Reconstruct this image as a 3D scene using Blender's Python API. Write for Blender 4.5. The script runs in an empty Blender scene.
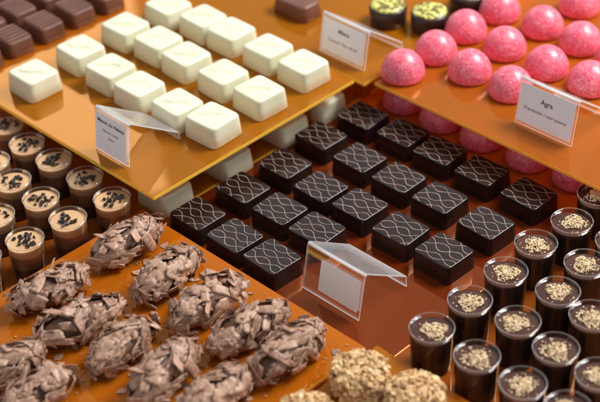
import bpy, bmesh, math, random
from mathutils import Vector, Matrix, Quaternion
random.seed(7)
C=bpy.context.scene.collection
sc=bpy.context.scene
mm=0.001
# ------------------------------------------------------------------ camera frame
Fp=1474.4; pitch=.6346; roll=-.0479; yaw=-.8069
F=Vector((math.sin(yaw)*math.cos(pitch),math.cos(yaw)*math.cos(pitch),-math.sin(pitch)))
R=Vector((math.cos(yaw),-math.sin(yaw),0)); Uv=R.cross(F)
R2=R*math.cos(roll)+Uv*math.sin(roll); U2=-R*math.sin(roll)+Uv*math.cos(roll)
CAM=Vector((16.7675*40,-13.4601*40,15.9445*40+26))*mm
def at(px,py,z):
    d=F+R2*((px-300)/Fp)+U2*((201-py)/Fp)
    t=(z*mm-CAM.z)/d.z
    p=CAM+d*t
    return p.x/mm,p.y/mm
cam=bpy.data.cameras.new('camera'); co=bpy.data.objects.new('camera',cam); C.objects.link(co)
co.matrix_world=Matrix(((R2.x,U2.x,-F.x,CAM.x),(R2.y,U2.y,-F.y,CAM.y),(R2.z,U2.z,-F.z,CAM.z),(0,0,0,1)))
cam.sensor_width=36; cam.lens=Fp/600*36; cam.clip_start=.02; cam.clip_end=50
cam.dof.use_dof=True; cam.dof.focus_distance=1.03; cam.dof.aperture_fstop=6.3
sc.camera=co
# ------------------------------------------------------------------ materials
class NT:
    def __init__(s,name):
        s.m=bpy.data.materials.new(name); s.m.use_nodes=True; s.t=s.m.node_tree
        s.t.nodes.clear(); s.out=s.n('ShaderNodeOutputMaterial')
    def n(s,ty,ins=None,**kw):
        x=s.t.nodes.new(ty)
        for k,v in kw.items(): setattr(x,k,v)
        for k,v in (ins or {}).items():
            if isinstance(v,bpy.types.NodeSocket): s.t.links.new(v,x.inputs[k])
            else: x.inputs[k].default_value=v
        return x
    def math(s,op,a,b=0.0,c=None):
        x=s.n('ShaderNodeMath',{0:a,1:b},operation=op)
        if c is not None: x.inputs[2].default_value=c
        return x.outputs[0]
    def mix(s,f,a,b):
        x=s.n('ShaderNodeMix',data_type='RGBA')
        for k,v in ((0,f),(6,a),(7,b)):
            if isinstance(v,bpy.types.NodeSocket): s.t.links.new(v,x.inputs[k])
            else: x.inputs[k].default_value=(v if k==0 else (*v,1))
        return x.outputs[2]
    def noise(s,scale,detail=3,rough=.5,vec=None):
        if vec is None: vec=s.obj()
        return s.n('ShaderNodeTexNoise',{'Vector':vec,'Scale':scale,'Detail':detail,'Roughness':rough}).outputs['Fac']
    def obj(s,world=False):
        if not hasattr(s,'_c'): s._c=s.n('ShaderNodeTexCoord')
        if not hasattr(s,'_v'):
            r=s.n('ShaderNodeObjectInfo').outputs['Random']
            k=s.math('MULTIPLY',r,7.3)
            cx=s.n('ShaderNodeCombineXYZ',{0:k,1:k,2:k}).outputs[0]
            s._v=s.n('ShaderNodeVectorMath',{0:s._c.outputs['Object'],1:cx},operation='ADD').outputs[0]
        return s._v
    def ramp(s,v,a,b):
        return s.n('ShaderNodeMapRange',{'Value':v,'From Min':a,'From Max':b},).outputs[0]
    def bump(s,h,strength,dist):
        return s.n('ShaderNodeBump',{'Height':h,'Strength':strength,'Distance':dist}).outputs[0]
    def done(s,sh):
        s.t.links.new(sh,s.out.inputs[0]); return s.m
def princ(nt,**ins):
    mp={'col':'Base Color','rough':'Roughness','spec':'Specular IOR Level','coat':'Coat Weight','coatr':'Coat Roughness','sss':'Subsurface Weight','sssr':'Subsurface Radius','ssss':'Subsurface Scale','nrm':'Normal','trans':'Transmission Weight'}
    d={}
    for k,v in ins.items():
        if k=='col' and isinstance(v,tuple): v=(*v,1)
        d[mp[k]]=v
    return nt.n('ShaderNodeBsdfPrincipled',d).outputs[0]
def mat_choc(name,col,col2,rough=.4,scale=300,bumpd=.0002,coat=0.,strength=.5,sss=0.):
    t=NT(name); n=t.noise(scale,3); n2=t.noise(scale*.2,2)
    c=t.mix(t.ramp(n2,.3,.7),col,col2)
    ro=t.math('MULTIPLY_ADD',n,.2,rough-.1)
    k=dict(col=c,rough=ro,nrm=t.bump(n,strength,bumpd),coat=coat,coatr=.15)
    if sss: k.update(sss=sss,sssr=(.004,.0035,.002),ssss=1.)
    return t.done(princ(t,**k))
M={}
M['white']=mat_choc('white_chocolate',(.71,.70,.49),(.78,.77,.57),.34,220,.0003,sss=.15,strength=.45)
M['milk']=mat_choc('milk_chocolate',(.12,.045,.028),(.18,.07,.045),.38,250)
# dark chocolate with the printed transfer curves
t=NT('dark_chocolate_printed')
tc=t.n('ShaderNodeTexCoord'); sep=t.n('ShaderNodeSeparateXYZ',{0:tc.outputs['Object']})
nv=t.n('ShaderNodeTexNoise',{'Vector':t.obj(),'Scale':60.,'Detail':1.})
rnd=t.n('ShaderNodeObjectInfo').outputs['Random']
wob=t.math('MULTIPLY',t.math('SUBTRACT',nv.outputs['Fac'],.5),.006)
x=t.math('ADD',sep.outputs[0],t.math('MULTIPLY',rnd,.03)); y=t.math('ADD',t.math('ADD',sep.outputs[1],wob),t.math('MULTIPLY',t.math('SUBTRACT',rnd,.5),.005))
tot=None
k=2*math.pi/.0275
for c,am,ph in ((-.0098,.0034,0.),(-.0098,.0034,math.pi),(0.0,.0038,0.5),(0.0,.0038,.5+math.pi),(.0098,.0034,0.1),(.0098,.0034,.1+math.pi)):
    s_=t.math('SINE',t.math('MULTIPLY_ADD',x,k,ph))
    d=t.math('ABSOLUTE',t.math('SUBTRACT',t.math('SUBTRACT',y,c),t.math('MULTIPLY',s_,am)))
    l=t.n('ShaderNodeMapRange',{'Value':d,'From Min':.00009,'From Max':.00026,'To Min':1.,'To Max':0.}).outputs[0]
    tot=l if tot is None else t.math('MAXIMUM',tot,l)
geo=t.n('ShaderNodeNewGeometry'); nz=t.n('ShaderNodeSeparateXYZ',{0:geo.outputs['Normal']}).outputs[2]
tot=t.math('MULTIPLY',tot,t.ramp(nz,.9,.97))
brk=t.ramp(t.noise(500,2),.3,.5)
tot=t.math('MULTIPLY',tot,t.math('MULTIPLY_ADD',brk,.5,.45))
nn=t.noise(420,3); spk=t.ramp(t.noise(1500,1),.68,.75)
basec=t.mix(t.ramp(t.noise(90,3),.35,.7),(.012,.0055,.0045),(.023,.011,.009))
basec=t.mix(t.math('MULTIPLY',spk,.3),basec,(.12,.09,.08))
colr=t.mix(tot,basec,(.56,.41,.32))
M['dark']=t.done(princ(t,col=colr,rough=t.math('MULTIPLY_ADD',nn,.22,.14),nrm=t.bump(nn,.5,.0002)))
# pink mottled shell
t=NT('pink_marbled_shell')
n1=t.ramp(t.noise(190,5,.75),.36,.64); n2=t.ramp(t.noise(520,3,.6),.56,.65)
c=t.mix(n1,(.76,.075,.14),(.87,.20,.27)); c=t.mix(t.math('MULTIPLY',n2,.6),c,(.95,.55,.56))
c=t.mix(t.math('MULTIPLY',t.ramp(t.noise(800,2),.56,.64),.75),c,(.50,.015,.055))
M['pink']=t.done(princ(t,col=c,rough=.36,coat=.2,coatr=.25,sss=.08,sssr=(.003,.001,.001),ssss=1.,nrm=t.bump(t.noise(600,3),.4,.0003)))
# flakes
def mat_flake(name,cols,rough=.5):
    t=NT(name); r=t.n('ShaderNodeNewGeometry').outputs['Random Per Island']
    c=t.mix(r,cols[0],cols[1]); n=t.noise(350,4,.65)
    c=t.mix(t.math('MULTIPLY',t.ramp(n,.42,.62),.55),c,cols[2])
    return t.done(princ(t,col=c,rough=rough,nrm=t.bump(n,.6,.0004)))
M['flake']=mat_flake('chocolate_flake',((.19,.08,.042),(.46,.265,.175),(.60,.41,.30)),.42)
M['core']=mat_choc('truffle_core',(.10,.04,.023),(.17,.075,.045),.55,300,.0005)
M['nut']=mat_flake('chopped_nut',((.58,.38,.18),(.86,.66,.42),(.92,.80,.58)),.7)
M['crust']=mat_flake('nut_crust',((.42,.21,.06),(.84,.56,.27),(.90,.70,.42)),.55)
M['nutcore']=mat_choc('nut_core',(.40,.20,.07),(.54,.31,.13),.6,300,.0005)
M['nib']=mat_choc('cocoa_nib',(.016,.009,.008),(.04,.022,.018),.35,400)
M['cream']=mat_choc('praline_cream',(.55,.30,.14),(.68,.42,.22),.45,160,.0004)
M['mousse']=mat_choc('dark_filling',(.045,.016,.009),(.085,.032,.018),.16,120,.0003)
M['mid']=mat_choc('milk_filling',(.26,.11,.05),(.36,.17,.085),.3,120,.0003)
M['low']=mat_choc('brown_filling',(.10,.038,.02),(.16,.065,.035),.25,120,.0003)
t=NT('green_speckled_glaze'); n=t.ramp(t.noise(260,3,.6),.47,.53)
M['lime']=t.done(princ(t,col=t.mix(n,(.72,.70,.18),(.14,.09,.02)),rough=.35))
def acrylic(name,col,tcol,opac,rough=.035,var=.25,refl=1.9,tint=(1,.56,.24),shade=.62):
    t=NT(name); nz_=t.noise(11,3)
    c=t.mix(t.math('MULTIPLY',t.ramp(nz_,.35,.7),var),col,(col[0]*shade,col[1]*shade*.8,col[2]*shade))
    d=t.n('ShaderNodeBsdfDiffuse',{'Color':c}).outputs[0]
    tl=t.n('ShaderNodeBsdfTranslucent',{'Color':c}).outputs[0]
    dm=t.n('ShaderNodeMixShader',{0:.25,1:d,2:tl}).outputs[0]
    tr=t.n('ShaderNodeBsdfTransparent',{'Color':(*tcol,1)}).outputs[0]
    b=t.n('ShaderNodeMixShader',{0:opac,1:tr,2:dm}).outputs[0]
    bp=t.bump(t.noise(28,2),.05,.0005)
    g=t.n('ShaderNodeBsdfGlossy',{'Color':(*tint,1),'Roughness':rough,'Normal':bp}).outputs[0]
    fr=t.n('ShaderNodeFresnel',{'IOR':refl,'Normal':bp}).outputs[0]
    return t.done(t.n('ShaderNodeMixShader',{0:fr,1:b,2:g}).outputs[0])
M['tray_bright']=acrylic('amber_acrylic',(1.0,.33,.012),(1,.70,.16),.40)
M['tray_mid']=acrylic('orange_acrylic',(1.0,.26,.012),(1,.6,.08),.52)
M['tray_red']=acrylic('red_orange_acrylic',(1.0,.26,.022),(1,.6,.12),.42,tint=(1,.54,.28))
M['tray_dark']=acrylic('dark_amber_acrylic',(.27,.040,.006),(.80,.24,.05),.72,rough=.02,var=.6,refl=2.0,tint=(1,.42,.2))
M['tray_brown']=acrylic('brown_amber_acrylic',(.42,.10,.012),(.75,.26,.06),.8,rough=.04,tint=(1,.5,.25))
def edge(name,col):  # brighter colour on sheet sides paints in the glow of acrylic edges
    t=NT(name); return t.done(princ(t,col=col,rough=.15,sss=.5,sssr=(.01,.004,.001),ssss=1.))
M['edge_bright']=edge('amber_edge_painted_glow',(1,.52,.06)); M['edge_mid']=edge('orange_edge_painted_glow',(1,.48,.06)); M['edge_red']=edge('red_orange_edge_painted_glow',(1,.44,.08)); M['edge_dark']=edge('dark_amber_edge_painted_glow',(.85,.26,.025)); M['edge_brown']=edge('brown_edge',(.4,.10,.02))
def clear(name,tint=(1,1,1),haze=.04,ior=1.45,rough=.03,fs=1.):
    t=NT(name)
    tr=t.n('ShaderNodeBsdfTransparent',{'Color':(*tint,1)}).outputs[0]
    d=t.n('ShaderNodeBsdfDiffuse',{'Color':(.98,.98,.98,1)}).outputs[0]
    tl=t.n('ShaderNodeBsdfTranslucent',{'Color':(.98,.98,.98,1)}).outputs[0]
    d=t.n('ShaderNodeMixShader',{0:.5,1:d,2:tl}).outputs[0]
    b=t.n('ShaderNodeMixShader',{0:haze,1:tr,2:d}).outputs[0]
    g=t.n('ShaderNodeBsdfGlossy',{'Color':(1,1,1,1),'Roughness':rough}).outputs[0]
    fr=t.n('ShaderNodeFresnel',{'IOR':ior}).outputs[0]
    if fs<1: fr=t.math('MULTIPLY',fr,fs)
    return t.done(t.n('ShaderNodeMixShader',{0:fr,1:b,2:g}).outputs[0])
M['cup']=clear('clear_plastic',(.99,.98,.97),.01,1.35,.04)
M['rim']=clear('clear_rim',(.97,.96,.95),.08,1.45,.05,.8)
M['holder']=clear('clear_acrylic',(.995,.995,.995),.015,1.4,.03,.35)
M['leaf']=clear('frosted_acrylic',(.98,.98,.98),.15,1.6,.05,.75)
M['lip']=clear('bright_acrylic_edge',(.98,.98,.98),.9,1.5,.08,.5)
t=NT('white_card'); M['card']=t.done(princ(t,col=(.93,.93,.97),rough=.6,nrm=t.bump(t.noise(900,2),.2,.0001)))
t=NT('printed_ink'); M['ink']=t.done(princ(t,col=(.03,.025,.035),rough=.6))
t=NT('counter_lacquer'); M['counter']=t.done(princ(t,col=t.mix(t.noise(9,3),(.58,.13,.015),(.72,.20,.025)),rough=.25))
# ------------------------------------------------------------------ object helpers
def mk(name,bm,mat,parent=None,smooth=False,loc=None,rz=0,side=None):
    me=bpy.data.meshes.new(name); bmesh.ops.recalc_face_normals(bm,faces=bm.faces[:])
    if side:
        bm.normal_update()
        for f in bm.faces:
            if abs(f.normal.z)<.8: f.material_index=1
    bm.to_mesh(me); bm.free()
    if smooth:
        me.polygons.foreach_set('use_smooth',[True]*len(me.polygons))
    me.materials.append(mat)
    if side: me.materials.append(side)
    o=bpy.data.objects.new(name,me); C.objects.link(o)
    if parent: o.parent=parent
    if loc: o.location=Vector(loc)*mm
    o.rotation_euler.z=rz
    return o
def tag(o,label,cat,group=None,kind=None):
    if label: o['label']=label
    if cat: o['category']=cat
    if group: o['group']=group
    if kind: o['kind']=kind
def empty(name,loc=(0,0,0),rz=0):
    o=bpy.data.objects.new(name,None); C.objects.link(o); o.empty_display_size=.01
    o.location=Vector(loc)*mm; o.rotation_euler.z=rz; return o
def copy_tree(o,parent=None):
    c=o.copy(); C.objects.link(c)
    if parent: c.parent=parent
    for ch in list(o.children): copy_tree(ch,c)
    return c
def inst(proto,used,loc,rz=0,label=None,cat=None,group=None):
    o=proto if proto.name not in used else copy_tree(proto)
    used.add(proto.name)
    o.location=Vector(loc)*mm; o.rotation_euler.z=rz
    tag(o,label,cat,group); return o
used=set()
def box(bm,x0,x1,y0,y1,z0,z1,bev=0):
    r=bmesh.ops.create_cube(bm,size=1)
    for v in r['verts']:
        v.co=Vector(((x0+x1)/2+v.co.x*(x1-x0),(y0+y1)/2+v.co.y*(y1-y0),(z0+z1)/2+v.co.z*(z1-z0)))*mm
    if bev:
        es=set(e for v in r['verts'] for e in v.link_edges)
        bmesh.ops.bevel(bm,geom=list(es),offset=bev*mm,segments=2,affect='EDGES',profile=.6)
def rings(bm,rs,cap=True):
    prev=None
    for ring in rs:
        vs=[bm.verts.new(Vector(p)*mm) for p in ring]
        if prev:
            n=len(vs)
            for i in range(n): bm.faces.new((prev[i],prev[(i+1)%n],vs[(i+1)%n],vs[i]))
        elif cap: bm.faces.new(vs[::-1])
        prev=vs
    if cap: bm.faces.new(prev)
def se(w,d,p,z,n=56,fn=None):
    out=[]
    for i in range(n):
        a=2*math.pi*i/n; c,s=math.cos(a),math.sin(a)
        r=(abs(c)**p+abs(s)**p)**(-1/p)
        x,y=r*c*w/2,r*s*d/2
        out.append((x,y,z+(fn(x,y) if fn else 0)))
    return out
def block(w,d,h,p,taper,bev,fn=None,n=56,dome=0.,foot=True):
    bm=bmesh.new(); rs=[]
    if foot: rs.append(se(w-1.2,d-1.2,p,0,n)); rs.append(se(w,d,p,.7,n))
    else: rs.append(se(w,d,p,0,n)); rs.append(se(w-.03,d-.03,p,.15,n)); rs.append(se(w-.1,d-.1,p,1.2,n))
    rs.append(se(w-taper*.5,d-taper*.5,p,h*.5,n))
    wt,dt=w-taper,d-taper
    rs.append(se(wt,dt,p,h-bev,n))
    for k in range(1,5):
        a=k/4*math.pi/2
        rs.append(se(wt-2*bev*(1-math.cos(a)),dt-2*bev*(1-math.cos(a)),p,h-bev+bev*math.sin(a),n))
    w2,d2=wt-2*bev,dt-2*bev
    for k in range(1,14):
        f=1-k/14
        rs.append(se(w2*f,d2*f,p*f+2*(1-f),h+dome*(1-f*f),n,fn))
    rings(bm,rs); return bm
def lathe(bm,prof,n=32,cap=True):
    rings(bm,[[(r*math.cos(2*math.pi*i/n),r*math.sin(2*math.pi*i/n),z) for i in range(n)] for r,z in prof],cap)
def shard(bm,c,nrm,size,th,asp=1.,curv=.02,rot=None):
    nrm=nrm.normalized(); q=Vector((0,0,1)).rotation_difference(nrm)@Quaternion((0,0,1),random.uniform(0,6.28) if rot is None else rot)
    n=random.choice((5,6,7)); a0=random.random()*6
    top=[];bot=[]
    sgn=random.choice((-1,1,1))
    for i in range(n):
        a=a0+2*math.pi*(i+random.uniform(-.25,.25))/n; r=size*.5*random.uniform(.6,1.15)
        x,y=r*math.cos(a)*asp,r*math.sin(a)/asp
        z=-sgn*curv*x*x
        top.append(bm.verts.new((c+q@Vector((x,y,z+th)))*mm)); bot.append(bm.verts.new((c+q@Vector((x*.97,y*.97,z)))*mm))
    tc_=bm.verts.new((c+q@Vector((0,0,th)))*mm); bc=bm.verts.new((c)*mm)
    for i in range(n):
        j=(i+1)%n
        bm.faces.new((top[i],top[j],tc_)); bm.faces.new((bot[j],bot[i],bc)); bm.faces.new((top[j],top[i],bot[i],bot[j]))
def curl(bm,c,nrm,rot,L,Wd,th,curv,cross):
    """broad shaving: thin sheet bent along and across, broken outline"""
    nrm=nrm.normalized(); q=Vector((0,0,1)).rotation_difference(nrm)@Quaternion((0,0,1),rot)
    nu=6; nv=4; T=[];B=[]; j0=random.uniform(-.3,.3); tw=random.uniform(-.015,.015)
    e0=random.uniform(.6,1.0); e1=random.uniform(.4,.95)
    for i in range(nu+1):
        u=i/nu-.5; base_=e0+(e1-e0)*(i/nu)
        wl=Wd*base_*random.uniform(.82,1.05)*(.75 if i in (0,nu) else 1); wr=Wd*base_*random.uniform(.82,1.05)*(.75 if i in (0,nu) else 1)
        a=u*L*curv
        if abs(curv)<1e-4: px,pz=u*L,0
        else: px,pz=math.sin(a)/curv,(math.cos(a)-1)/curv
        off=j0*Wd*u*2
        rowT=[];rowB=[]
        for k in range(nv+1):
            s=k/nv-.5; yy=s*(wl if s<0 else wr)
            zz=pz-cross*yy*yy+tw*px*yy; rx=px+random.uniform(-.5,.5)*(1.8 if i in (0,nu) else .3)
            rowT.append(bm.verts.new((c+q@Vector((rx,off+yy,zz+th)))*mm)); rowB.append(bm.verts.new((c+q@Vector((rx,off+yy*.97,zz)))*mm))
        T.append(rowT);B.append(rowB)
    for i in range(nu):
        for k in range(nv):
            f=bm.faces.new((T[i][k],T[i+1][k],T[i+1][k+1],T[i][k+1])); f.smooth=True
            bm.faces.new((B[i][k+1],B[i+1][k+1],B[i+1][k],B[i][k]))
        bm.faces.new((T[i][0],B[i][0],B[i+1][0],T[i+1][0])); bm.faces.new((T[i+1][nv],B[i+1][nv],B[i][nv],T[i][nv]))
    for i in (0,nu):
        for k in range(nv):
            f=(T[i][k],T[i][k+1],B[i][k+1],B[i][k]); bm.faces.new(f if i==0 else f[::-1])
# ------------------------------------------------------------------ setting and trays
bm=bmesh.new(); box(bm,-900,700,-500,1300,-20,0)
o=mk('counter_top',bm,M['counter']); tag(o,'glossy reddish orange display counter under the trays','counter',kind='structure')
def tray(name,x0,x1,y0,y1,ztop,mat,label,th=3.2,risers=True):
    t=empty(name,((x0+x1)/2,(y0+y1)/2,0)); cx,cy=(x0+x1)/2,(y0+y1)/2
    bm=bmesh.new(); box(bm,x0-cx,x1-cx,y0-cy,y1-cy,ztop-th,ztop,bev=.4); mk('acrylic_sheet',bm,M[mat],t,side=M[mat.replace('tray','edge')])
    for sx in (-1,1):
        for sy in (-1,1):
            if risers:
                px,py=sx*((x1-x0)/2-30),sy*((y1-y0)/2-30)
                bm=bmesh.new(); box(bm,px-5,px+5,py-5,py+5,.2,ztop-th-.1,bev=.5); mk('foot',bm,M[mat],t)
    tag(t,label,'tray'); return t
ZW=49
xw,yw=at(150,195,ZW)
xw2,yw2=at(352,79,ZW)
xwm=(xw+xw2)/2+3
XB=at(12,33,60)[0]+22
tray('display_tray',XB+4,xwm,yw,yw2,ZW,'tray_bright','raised amber acrylic tray carrying the white chocolate squares')
xp,yp=at(383,77,ZW); xp2,yp2=at(600,188,ZW)
yp=(yp+yp2)/2-5
tray('display_tray',xp,xp+520,yp,yp+420,ZW,'tray_red','raised red orange acrylic tray carrying the pink domes')
tray('display_tray',XB+4-60,xp-8,yw2+5,yw2+400,ZW-3,'tray_bright','amber acrylic tray at the back behind the white squares')
tray('display_tray',XB-420,XB,yw-60,yw2+1,ZW-4,'tray_mid','orange acrylic tray carrying the ridged milk chocolates in the top left corner')
DX0,DY0=-32,-30
DX1=at(410,345,10)[0]; DY1=yp-1
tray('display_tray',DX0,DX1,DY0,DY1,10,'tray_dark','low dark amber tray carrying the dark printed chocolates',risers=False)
tray('display_tray',XB,DX0-2,yw-3,yw2+120,10,'tray_bright','lower orange tray under the raised tray of white squares',risers=False)
tray('display_tray',DX0,xp+520,DY1+.5,DY1+160,10,'tray_mid','lower orange tray under the raised tray of pink domes',risers=False)
tx,ty=at(365,347,24); tx0=at(60,258,24)[0]
tray('display_tray',tx0,tx,ty-380,ty,24,'tray_mid','orange acrylic tray carrying the flaked milk chocolate truffles')
tray('display_tray',tx+3,tx+104,ty-360,ty+8,22,'tray_bright','orange acrylic tray carrying the nut covered cakes at the bottom edge')
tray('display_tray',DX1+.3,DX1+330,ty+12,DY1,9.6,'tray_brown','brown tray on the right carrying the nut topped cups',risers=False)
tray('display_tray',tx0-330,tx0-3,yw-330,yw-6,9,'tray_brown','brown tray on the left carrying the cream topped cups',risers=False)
# ------------------------------------------------------------------ white squares
def wfn(seed):
    r=random.Random(seed); ph=r.uniform(-.5,.5); sl=r.uniform(-.2,.2)
    def fn(x,y):
        e=max(0,1-(abs(x)/13)**4)*max(0,1-(abs(y)/12)**4)
        d=y-4.5*math.sin(x*.19+ph)-sl*x
        return e*(1.15*math.exp(-(d/1.8)**2)-.4*math.exp(-((d-4.2)/1.6)**2)+.12*math.sin(x*.9+seed)*math.sin(y*.8))
    return fn
wp=[mk('white_chocolate_square',block(33.5,31.5,17.5,9,2.2,1.8,wfn(i),dome=.15),M['white'],smooth=True) for i in range(4)]
W=[((33,73),'single white chocolate square at the left end of the back row'),((80,48),'second white square in the back row, left of centre'),((125,25),'third white square from the left in the back row'),((168,5),'white square at the far end of the back row, cut by the top edge'),
((110,67),'white square at the left end of the second row'),((158,39),'second white square in the second row from the back'),((203,17),'white square at the far end of the second row'),
((139,85),'white square at the left end of the third row'),((186,55),'middle white square of the third row'),((231,30),'white square at the far end of the third row'),
((177,103),'white square just right of the rear label, left end of the fourth row'),((223,73),'middle white square of the fourth row'),((268,47),'white square at the far end of the fourth row'),
((212,117),'nearest white square at the front left corner of the block'),((259,90),'middle white square of the front row'),((303,63),'rightmost white square at the far end of the front row')]
for i,((px,py),lb) in enumerate(W):
    x,y=at(px,py-1.5,66)
    inst(wp[(i*3+i//4)%4],used,(x,y,ZW+.1),random.uniform(-.06,.06)+(math.pi if i%2==0 else 0),lb,'white chocolate','white chocolate squares on the raised tray')
for i,((px,py),lb) in enumerate([((165,189),'half hidden lower white square nearest the tray corner'),((225,155),'second half hidden white square under the raised tray'),((282,122),'third half hidden white square under the raised tray'),((320,100),'farthest half hidden white square under the raised tray')]):
    x,y=at(px,py,22)
    inst(wp[i%4],used,(x,y,10.1),0,lb,'white chocolate','white squares half hidden below the raised tray')
# ------------------------------------------------------------------ dark squares
dp=mk('dark_chocolate_square',block(34,30,14.5,13,1.4,.7,None,72,foot=False),M['dark'],smooth=True)
D={(0,4):(363,115),(1,4):(403,132),(2,4):(440,150),(3,4):(482,170),(4,4):(529,193),
(0,3):(321,135),(1,3):(360,157),(2,3):(399,177),(3,3):(440,197),(4,3):(486,222),
(0,2):(285,163),(1,2):(321,186),(2,2):(360,204),(3,2):(401,228),(4,2):(444,250),
(0,1):(243,187),(1,1):(280,208),(2,1):(317,228),(0,0):(198,213),(1,0):(235,235),(2,0):(272,256)}
rowname=['nearest row','second row','third row','fourth row','back row']
posn=['leftmost','second','third','fourth','rightmost']
for (i,j),(px,py) in D.items():
    x,y=at(px,py,24.5)
    pn=posn[i] if not (j<2 and i==2) else 'right end'
    inst(dp,used,(x,y,10.1),random.uniform(-.04,.04)+(math.pi if random.random()<.5 else 0),'dark printed chocolate square, %s piece of the %s'%(pn,rowname[j]),'dark chocolate','dark printed chocolate squares')
# ------------------------------------------------------------------ pink domes
bm=bmesh.new()
pr=[(15.2,0),(17.0,1.0)]+[(17.6*math.cos(a),3+19.5*math.sin(a)) for a in [k/14*math.pi/2*.985 for k in range(0,15)]]
lathe(bm,pr,40); pp=mk('pink_dome_chocolate',bm,M['pink'],smooth=True)
P=[((403,65),'pink speckled dome at the left front corner of the pink tray'),((436,46),'pink dome second from the front in the leftmost row'),((466,25),'pink dome third from the front in the leftmost row'),((500,6),'pink dome fourth in the leftmost row, near the top edge'),
((470,65),'pink dome second from left in the front row'),((505,42),'pink dome in the middle, two behind the right label'),((543,21),'pink dome of the second row from left, third from the front'),((580,0),'pink dome cut by the top edge near the right corner'),
((511,82),'pink dome just left of the printed card on the right'),((547,61),'pink dome right above the printed card on the right'),((581,37),'pink dome near the right edge in the upper part'),((590,77),'pink dome cut by the right edge beside the card'),((617,55),'pink dome mostly outside the right edge')]
for i,((px,py),lb) in enumerate(P):
    x,y=at(px,py,ZW+10); inst(pp,used,(x,y,ZW+.1),random.uniform(0,6),lb,'pink chocolate','pink dome chocolates on the raised tray')
for i,((px,py),lb) in enumerate([((404,93),'leftmost half hidden pink dome below the tray'),((441,111),'second half hidden pink dome below the tray'),((482,129),'third half hidden pink dome below the tray'),((529,149),'half hidden pink dome below the printed card'),((576,168),'half hidden pink dome near the right edge'),((623,189),'half hidden pink dome at the right edge')]):
    x,y=at(px,py,22); inst(pp,used,(x,y,10.1),random.uniform(0,6),lb,'pink chocolate','pink domes half hidden below the raised tray')
# ------------------------------------------------------------------ ridged milk chocolates (top left)
bm=block(32,25,14,9,2,1.2)
rt=empty('ridged_milk_chocolate'); mk('body',bm,M['milk'],rt,smooth=True)
bm=bmesh.new()
for k in (-10,-5,0,5,10): box(bm,k-1.2,k+1.2,-10.5,10.5,13.7,15.2,bev=.5)
mk('ridges',bm,M['milk'],rt)
bx,by=at(12,33,60)
ordn=['nearest','second','third','fourth','fifth','sixth','seventh']
for i in range(4):
    for j in range(6):
        if j*30+by>yw2-15: continue
        inst(rt,used,(bx-i*37.5+random.uniform(-1,1),by+(j-1)*32+random.uniform(-1,1),ZW-4+.1),random.uniform(-.06,.06),'ridged milk chocolate, %s column from the white squares, %s along'%(ordn[i],ordn[j]),'milk chocolate','ridged milk chocolates')
# dark rounds with lime tops (top centre)
rt=empty('glazed_dark_chocolate'); bm=bmesh.new(); lathe(bm,[(14,0),(15.5,1),(16,14),(15,16)],32); mk('body',bm,M['nib'],rt,smooth=True)
bm=bmesh.new(); lathe(bm,[(14.6,15.8),(14,17),(9,18.2),(.5,18.6)],32); mk('topping',bm,M['lime'],rt,smooth=True)
for (px,py),lb in [((388,3),'round dark chocolate with speckled lime top, left one at the top edge'),((430,9),'round dark chocolate with speckled lime top, beside the pink domes'),((468,-10),'round dark chocolate with lime top, cut by the top edge')]:
    x,y=at(px,py,ZW+15); inst(rt,used,(x,y,ZW-2.9),random.uniform(0,6),lb,'dark chocolate','lime topped dark chocolates')
bm=block(40,26,14,5,3,2.5)
o=mk('brown_chocolate_bar',bm,M['milk'],smooth=True); x,y=at(297,-3,ZW+12); o.location=Vector((x,y,ZW-2.9))*mm
tag(o,'brown chocolate bar at the top edge left of the back label','milk chocolate')
# ------------------------------------------------------------------ flaked truffles
def truffle(seed):
    random.seed(seed)
    rt=empty('flaked_truffle'); L,Wd,H=27,11.5,10.5
    bm=bmesh.new(); bmesh.ops.create_icosphere(bm,subdivisions=3,radius=1)
    for v in bm.verts:
        n=v.co.copy(); r=1+.05*math.sin(n.x*9+seed)+.04*math.sin(n.y*11+n.z*7)
        v.co=Vector((n.x*Wd*r,n.y*L*r,(n.z*H*r+H)))*mm
    mk('truffle_body',bm,M['core'],rt,smooth=True)
    bm=bmesh.new()
    def spot(zmin=-.75):
        z=random.uniform(zmin,1); a=random.uniform(0,6.283); s=math.sqrt(1-z*z)
        n=Vector((s*math.cos(a),s*math.sin(a),z)); n=Vector((n.x,math.copysign(abs(n.y)**.8,n.y),n.z)).normalized()
        return n,Vector((n.x*Wd,n.y*L,n.z*H+H)),Vector((n.x/Wd,n.y/L,n.z/H)).normalized()
    rv=lambda k:Vector((random.gauss(0,1),random.gauss(0,1),random.gauss(0,1)))*k
    for k in range(74):
        n,p,nr=spot(-.6)
        Lc=random.uniform(10,23); Wc=random.uniform(7,14)
        nq=nr+rv(random.choice((.05,.1,.18,.22)))
        pp_=p+nr*random.uniform(.6,3.2)
        if pp_.z<5: continue
        q=Vector((0,0,1)).rotation_difference(nq.normalized()); loc=q.inverted()@Vector((0,1,0))
        rot=math.atan2(loc.y,loc.x)+random.gauss(0,.6)
        curl(bm,pp_,nq,rot,Lc,Wc,random.uniform(.25,.55),random.choice((.01,.025,.035,-.01)),random.uniform(.0,.024))
    for k in range(55):
        n,p,nr=spot()
        pp_=p+nr*random.uniform(.8,3.4)
        if pp_.z<2.5: continue
        shard(bm,pp_,nr+rv(random.choice((.1,.2,.35))),random.choice((1.5,2.5,3.5,5)),random.uniform(.25,.5),random.uniform(1,1.6),.02)
    mk('chocolate_flakes',bm,M['flake'],rt); return rt
tp=[truffle(s) for s in (1,2,3,4,8)]
random.seed(11)
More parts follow.
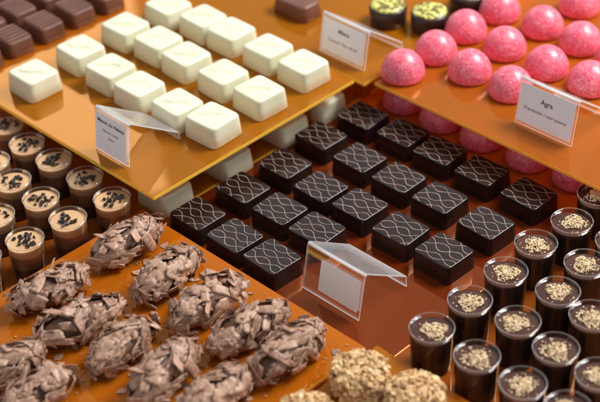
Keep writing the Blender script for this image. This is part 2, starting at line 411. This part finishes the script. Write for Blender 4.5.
T=[((127,240),'flaked truffle farthest back beside the dark chocolates'),((166,272),'second flaked truffle down the row nearest the dark chocolates'),((207,300),'third flaked truffle down the row nearest the dark chocolates'),((248,326),'fourth flaked truffle down the row nearest the dark chocolates'),((288,350),'flaked truffle at the right corner of its tray'),
((48,288),'flaked truffle at the left, below the cream topped cups'),((79,320),'second flaked truffle of the left row'),((122,343),'third flaked truffle of the left row'),((165,370),'fourth flaked truffle of the left row'),((214,394),'flaked truffle cut by the bottom edge'),
((4,366),'flaked truffle cut by the left edge'),((36,391),'flaked truffle in the bottom left corner')]
for i,((px,py),lb) in enumerate(T):
    x,y=at(px,py,36); o=inst(tp[(i*3+i//5)%5],used,(x,y,24.1),random.uniform(-.2,.2)+(math.pi if i%2 else 0),lb,'truffle','flaked milk chocolate truffles')
    s=random.uniform(.93,1.04); o.scale=(s,s,s)
bm=bmesh.new()
for k in range(420):
    px,py=random.choice(T)[0]; x,y=at(px+random.gauss(0,28),py+random.gauss(8,17),24)
    if tx0+4<x<tx-4 and y<ty-5: shard(bm,Vector((x,y,24.5)),Vector((random.gauss(0,.1),random.gauss(0,.1),1)),random.choice((1,1.2,1.5,2,2.5,3,5,7)),.35)
o=mk('loose_flakes',bm,M['flake']); tag(o,'loose chocolate flakes scattered between the truffles','flakes',kind='stuff')
# ------------------------------------------------------------------ nut cakes
def cake(seed):
    random.seed(seed); rt=empty('nut_cake'); bm=bmesh.new()
    lathe(bm,[(13,0),(15.5,2),(16.5,10),(15.5,16),(11,19),(3,20)],28); mk('cake_body',bm,M['nutcore'],rt,smooth=True)
    bm=bmesh.new()
    for k in range(640):
        a=random.uniform(0,6.283)
        if random.random()<.5: r=17*math.sqrt(random.random()); p=Vector((r*math.cos(a),r*math.sin(a),20.3-(r/17)**4*4)); n=Vector((p.x*.02,p.y*.02,1))
        else: z=random.uniform(2,16.5); p=Vector((16.3*math.cos(a),16.3*math.sin(a),z)); n=Vector((math.cos(a),math.sin(a),.1))
        big=random.random()<.25
        shard(bm,p+n*random.uniform(-.6,1.5),n+Vector((random.gauss(0,.55),random.gauss(0,.55),random.gauss(0,.55))),random.uniform(3.5,6) if big else random.uniform(1.4,3.6),random.uniform(1.0,2.2),random.uniform(1,1.3),0)
    mk('chopped_nuts',bm,M['crust'],rt); return rt
kp=[cake(5),cake(6)]
for i,((px,py),lb) in enumerate([((360,374),'beige nut covered cake standing whole near the bottom edge'),((415,396),'nut covered cake right of the whole one, cut by the bottom edge'),((307,418),'nut covered cake barely showing at the bottom edge beside the truffles')]):
    x,y=at(px,py,36); inst(kp[i%2],used,(x,y,22.1),i,lb,'cake','nut covered cakes')
# ------------------------------------------------------------------ cups
def cup(name,r,h,kind,seed):
    random.seed(seed); rt=empty(name); rb=r*(.89 if kind=='cream' else .93)
    bm=bmesh.new(); lathe(bm,[(rb,.3),(r,h)],36,cap=False); mk('clear_cup',bm,M['cup'],rt,smooth=True)
    bm=bmesh.new(); lathe(bm,[(r-.1,h-.1),(r+.4,h),(r+.45,h+.3),(r+.1,h+.5),(r-.3,h+.3),(r-.1,h-.1)],36,cap=False); mk('rim',bm,M['rim'],rt,smooth=True)
    f=lambda z:rb+(r-rb)*z/h-.35
    if kind=='cream':
        bm=bmesh.new(); z1=h*.36; lathe(bm,[(f(0)-1,.4),(f(1),1.2),(f(z1),z1)],32); mk('chocolate_filling',bm,M['low'],rt,smooth=False)
        z2=h*.70; bm=bmesh.new(); lathe(bm,[(f(z1),z1+.05),(f(z2),z2)],32); mk('milk_layer',bm,M['mid'],rt,smooth=False)
        bm=bmesh.new(); zt=h-2.6; lathe(bm,[(f(z2),z2+.05),(f(zt),zt),(f(zt)-1,zt+.3),(4,zt+.5),(.3,zt+.5)],32); ly=mk('cream_layer',bm,M['cream'],rt,smooth=False)
        bm=bmesh.new()
        for k in range(24):
            a=random.uniform(0,6.28); rr=random.uniform(0,.72)**.7*(r-3); shard(bm,Vector((rr*math.cos(a),rr*math.sin(a),zt+random.uniform(.5,1.5))),Vector((random.gauss(0,.5),random.gauss(0,.5),1)),random.uniform(1.8,4.2),random.uniform(.8,1.4),1.1,0)
        mk('cocoa_nibs',bm,M['nib'],ly)
    else:
        bm=bmesh.new(); zt=h-3.2; lathe(bm,[(f(0)-1,.4),(f(1),1.2),(f(zt),zt),(f(zt)-1.2,zt+.5),(5,zt+.8),(.3,zt+.8)],32); fl=mk('chocolate_filling',bm,M['mousse'],rt,smooth=False)
        bm=bmesh.new(); cx,cy=random.uniform(-1.3,1.3),random.uniform(-1.3,1.3)
        for k in range(300):
            a=random.uniform(0,6.28); rr=random.random()**.65*(r-6.2)*(1+.15*math.sin(3*a+seed)); shard(bm,Vector((cx+rr*math.cos(a),cy+rr*math.sin(a),zt+.8+random.uniform(0,1.9)*(1-(rr/(r-5))**2 if rr<r-5 else 0))),Vector((random.gauss(0,.6),random.gauss(0,.6),1)),random.uniform(.6,1.7),random.uniform(.3,.8),1.1,0)
        for k in range(12):
            a=random.uniform(0,6.28); rr=random.uniform(r-6,r-3); shard(bm,Vector((rr*math.cos(a),rr*math.sin(a),zt+.6)),Vector((0,0,1)),random.uniform(.6,1.4),.4,1.1,0)
        mk('chopped_nuts',bm,M['nut'],fl)
    return rt
cl=[cup('cream_cup',13.4,30,'cream',s) for s in (21,22,23)]
cr=[cup('nut_topped_cup',14.4,31,'nut',s) for s in (31,32,33,34)]
random.seed(5)
LC=[((7,124),'cream topped cup at the left edge, farthest back'),((27,144),'second cream topped cup of the back row'),((54,160),'third cream topped cup of the back row'),((85,178),'fourth cream topped cup of the back row'),((112,199),'cream topped cup nearest the truffle tray, right end of the back row'),
((-8,162),'cream topped cup half cut by the left edge, second row'),((13,181),'second visible cream topped cup in the middle row'),((41,199),'cream topped cup in the middle of the middle row'),((68,219),'cream topped cup at the right end of the middle row'),
((-4,216),'cream topped cup cut by the left edge in the front row'),((25,240),'cream topped cup at the right end of the front row'),((-18,258),'cream topped cup just outside the left edge')]
for i,((px,py),lb) in enumerate(LC):
    x,y=at(px,py,38); inst(cl[i%3],used,(x,y,9.1),random.uniform(0,6),lb,'cup','cream topped chocolate cups')
RC=[((432,328),'nut topped cup at the left corner of its tray'),((477,356),'second nut topped cup of the front row'),((523,383),'third nut topped cup of the front row, near the bottom'),
((470,300),'nut topped cup at the left end of the second row'),((518,321),'second nut topped cup of the second row'),((556,348),'third nut topped cup of the second row'),((599,374),'nut topped cup at the right edge near the bottom'),
((506,271),'nut topped cup at the left end of the third row'),((558,291),'second nut topped cup of the third row'),((592,315),'nut topped cup at the right edge, third row'),
((536,243),'nut topped cup at the left end of the fourth row'),((586,263),'nut topped cup at the right edge, fourth row'),
((572,221),'nut topped cup at the left end of the fifth row'),((617,241),'nut topped cup mostly outside the right edge, fifth row'),((598,194),'farthest nut topped cup at the right edge'),((568,408),'nut topped cup cut by the bottom edge')]
for i,((px,py),lb) in enumerate(RC):
    x,y=at(px,py,40.5); inst(cr[i%4],used,(x,y,9.8),random.uniform(0,6),lb,'cup','nut topped chocolate cups')
# ------------------------------------------------------------------ label holders
def text(s,size,loc,parent,plane_rot):
    cu=bpy.data.curves.new('txt','FONT'); cu.body=s; cu.size=size*mm; cu.align_x='CENTER'; cu.align_y='CENTER'; cu.extrude=.00002
    if size>4.05: cu.offset=.00008
    to=bpy.data.objects.new('txt',cu); C.objects.link(to); bpy.context.view_layer.update()
    me=bpy.data.meshes.new_from_object(to); bpy.data.objects.remove(to)
    me.materials.clear(); me.materials.append(M['ink'])
    o=bpy.data.objects.new('printed_text',me); C.objects.link(o); o.parent=parent
    o.location=Vector(loc)*mm; o.rotation_euler=plane_rot; return o
def holder(px,py,zt,w,h,depth,lean,label,cardw,cardh,cx,lines,rz=0,zend=6):
    x,y=at(px,py,zt); rt=empty('label_holder',(x,y,zt+.2),rz)
    def sheet(name,p0,p1,th,mat,x0=0,x1=w):
        bm=bmesh.new(); d=Vector((0,p1[0]-p0[0],p1[1]-p0[1])).normalized(); n=Vector((0,-d.z,d.y))*th
        vs=[]
        for xx in (x0,x1):
            for q,o_ in ((p0,0),(p1,0),(p1,1),(p0,1)):
                vs.append(bm.verts.new((Vector((xx,q[0],q[1]))+n*o_)*mm))
        a=vs[:4]; b=vs[4:]
        bm.faces.new(a); bm.faces.new(b[::-1])
        fl=[]
        for i in range(4): fl.append(bm.faces.new((a[i],b[i],b[(i+1)%4],a[(i+1)%4])))
        for f in bm.faces: f.material_index=1
        fl[0].material_index=0; fl[2].material_index=0
        o=mk(name,bm,M[mat],rt); o.data.materials.append(M['lip']); return o
    sheet('front_plate',(0,0),(lean,h),.9,'holder')
    lg=sheet('back_leg',(lean+.2,h+1.2),(lean+depth,zend),1.0,'leaf')
    sheet('leg_foot',(lean+depth+.1,zend),(lean+depth+.6,0),.9,'holder')
    bm=bmesh.new()
    rs=[]
    for xx in (0,w): rs.append([(xx,lean+.2+1.0*math.cos(a),h+.3+1.0*math.sin(a)) for a in [2*math.pi*i/12 for i in range(12)]])
    rings(bm,rs); mk('folded_edge',bm,M['lip'],rt,smooth=True)
    ang=math.atan2(lean,h); u=Vector((0,math.sin(ang),math.cos(ang))); n=Vector((0,-math.cos(ang),math.sin(ang)))
    base=Vector((cx,0,0))+u*(h*.52)+n*1.35
    bm=bmesh.new(); vs=[]
    for t_ in (0,.3):
        for sx,sy in ((-1,-1),(1,-1),(1,1),(-1,1)):
            vs.append(bm.verts.new((base+Vector((sx*cardw/2,0,0))+u*(sy*cardh/2)+n*t_)*mm))
    bm.faces.new(vs[:4][::-1]); bm.faces.new(vs[4:])
    for i in range(4): bm.faces.new((vs[i],vs[(i+1)%4],vs[4+(i+1)%4],vs[4+i]))
    cd=mk('paper_card',bm,M['card'],rt)
    for s,size,dy in lines:
        p=base+u*dy+n*.36
        text(s,size,p,cd,(math.pi/2-ang,0,0))
    tag(rt,label,'label holder'); return rt
holder(303,287,10,53,34,40,7,'clear tent label holder with a blank card standing among the dark chocolates',36,24,33,[],zend=9)
holder(97,148,ZW,38,34,44,4,'clear tent label holder with a printed card at the corner of the white chocolate tray',35,31,19,[('Manon du Helena',4.2,9.5),('Marone, Vanille,',2.8,2.5),('Sahne',2.8,-2.5)],0)
holder(515,121,ZW,52,35,42,6,'clear tent label holder with a printed card in front of the pink domes',49,31,26,[('Agra',5.6,6),('Framboise / noir poivre',4.0,-3)])
holder(320,50,ZW-3,50,32,38,6,'clear tent label holder with a card on the back tray, out of focus',46,28,25,[('Milena',4.6,6.5),('Caramel / fleur de sel',3.6,-3)])
# ------------------------------------------------------------------ light
w=bpy.data.worlds.new('World'); sc.world=w; w.use_nodes=True; nt=w.node_tree; nt.nodes.clear()
tcw=nt.nodes.new('ShaderNodeTexCoord'); sp=nt.nodes.new('ShaderNodeSeparateXYZ'); nt.links.new(tcw.outputs['Generated'],sp.inputs[0])
rp=nt.nodes.new('ShaderNodeValToRGB'); nt.links.new(sp.outputs[1],rp.inputs[0])
rp.color_ramp.elements[0].position=0; rp.color_ramp.elements[0].color=(.45,.46,.48,1)
rp.color_ramp.elements[1].position=.9; rp.color_ramp.elements[1].color=(.58,.60,.63,1)
bg=nt.nodes.new('ShaderNodeBackground'); bg.inputs[1].default_value=1.; nt.links.new(rp.outputs[0],bg.inputs[0])
ow=nt.nodes.new('ShaderNodeOutputWorld'); nt.links.new(bg.outputs[0],ow.inputs[0])
def area(loc,tgt,sx,sy,e,col):
    l=bpy.data.lights.new('area_light','AREA'); l.shape='RECTANGLE'; l.size=sx; l.size_y=sy; l.energy=e; l.color=col
    o=bpy.data.objects.new('area_light',l); C.objects.link(o); o.location=loc
    o.rotation_euler=(Vector(tgt)-Vector(loc)).to_track_quat('-Z','Y').to_euler()
area((.45,.95,1.25),(.08,.1,0),.75,.5,36,(1,.985,.96))
# lamp added at the mirror angle to lay a sheen on the amber tray's left
gx,gy=at(10,105,ZW); gp=Vector((gx*mm,gy*mm,ZW*mm)); dv=(gp-CAM).normalized(); rv_=Vector((dv.x,dv.y,-dv.z))
area(gp+rv_*1.5,gp,.5,.4,2.0,(1,.99,.97))
sc.view_settings.view_transform='Standard'; sc.view_settings.look='None'; sc.view_settings.exposure=0
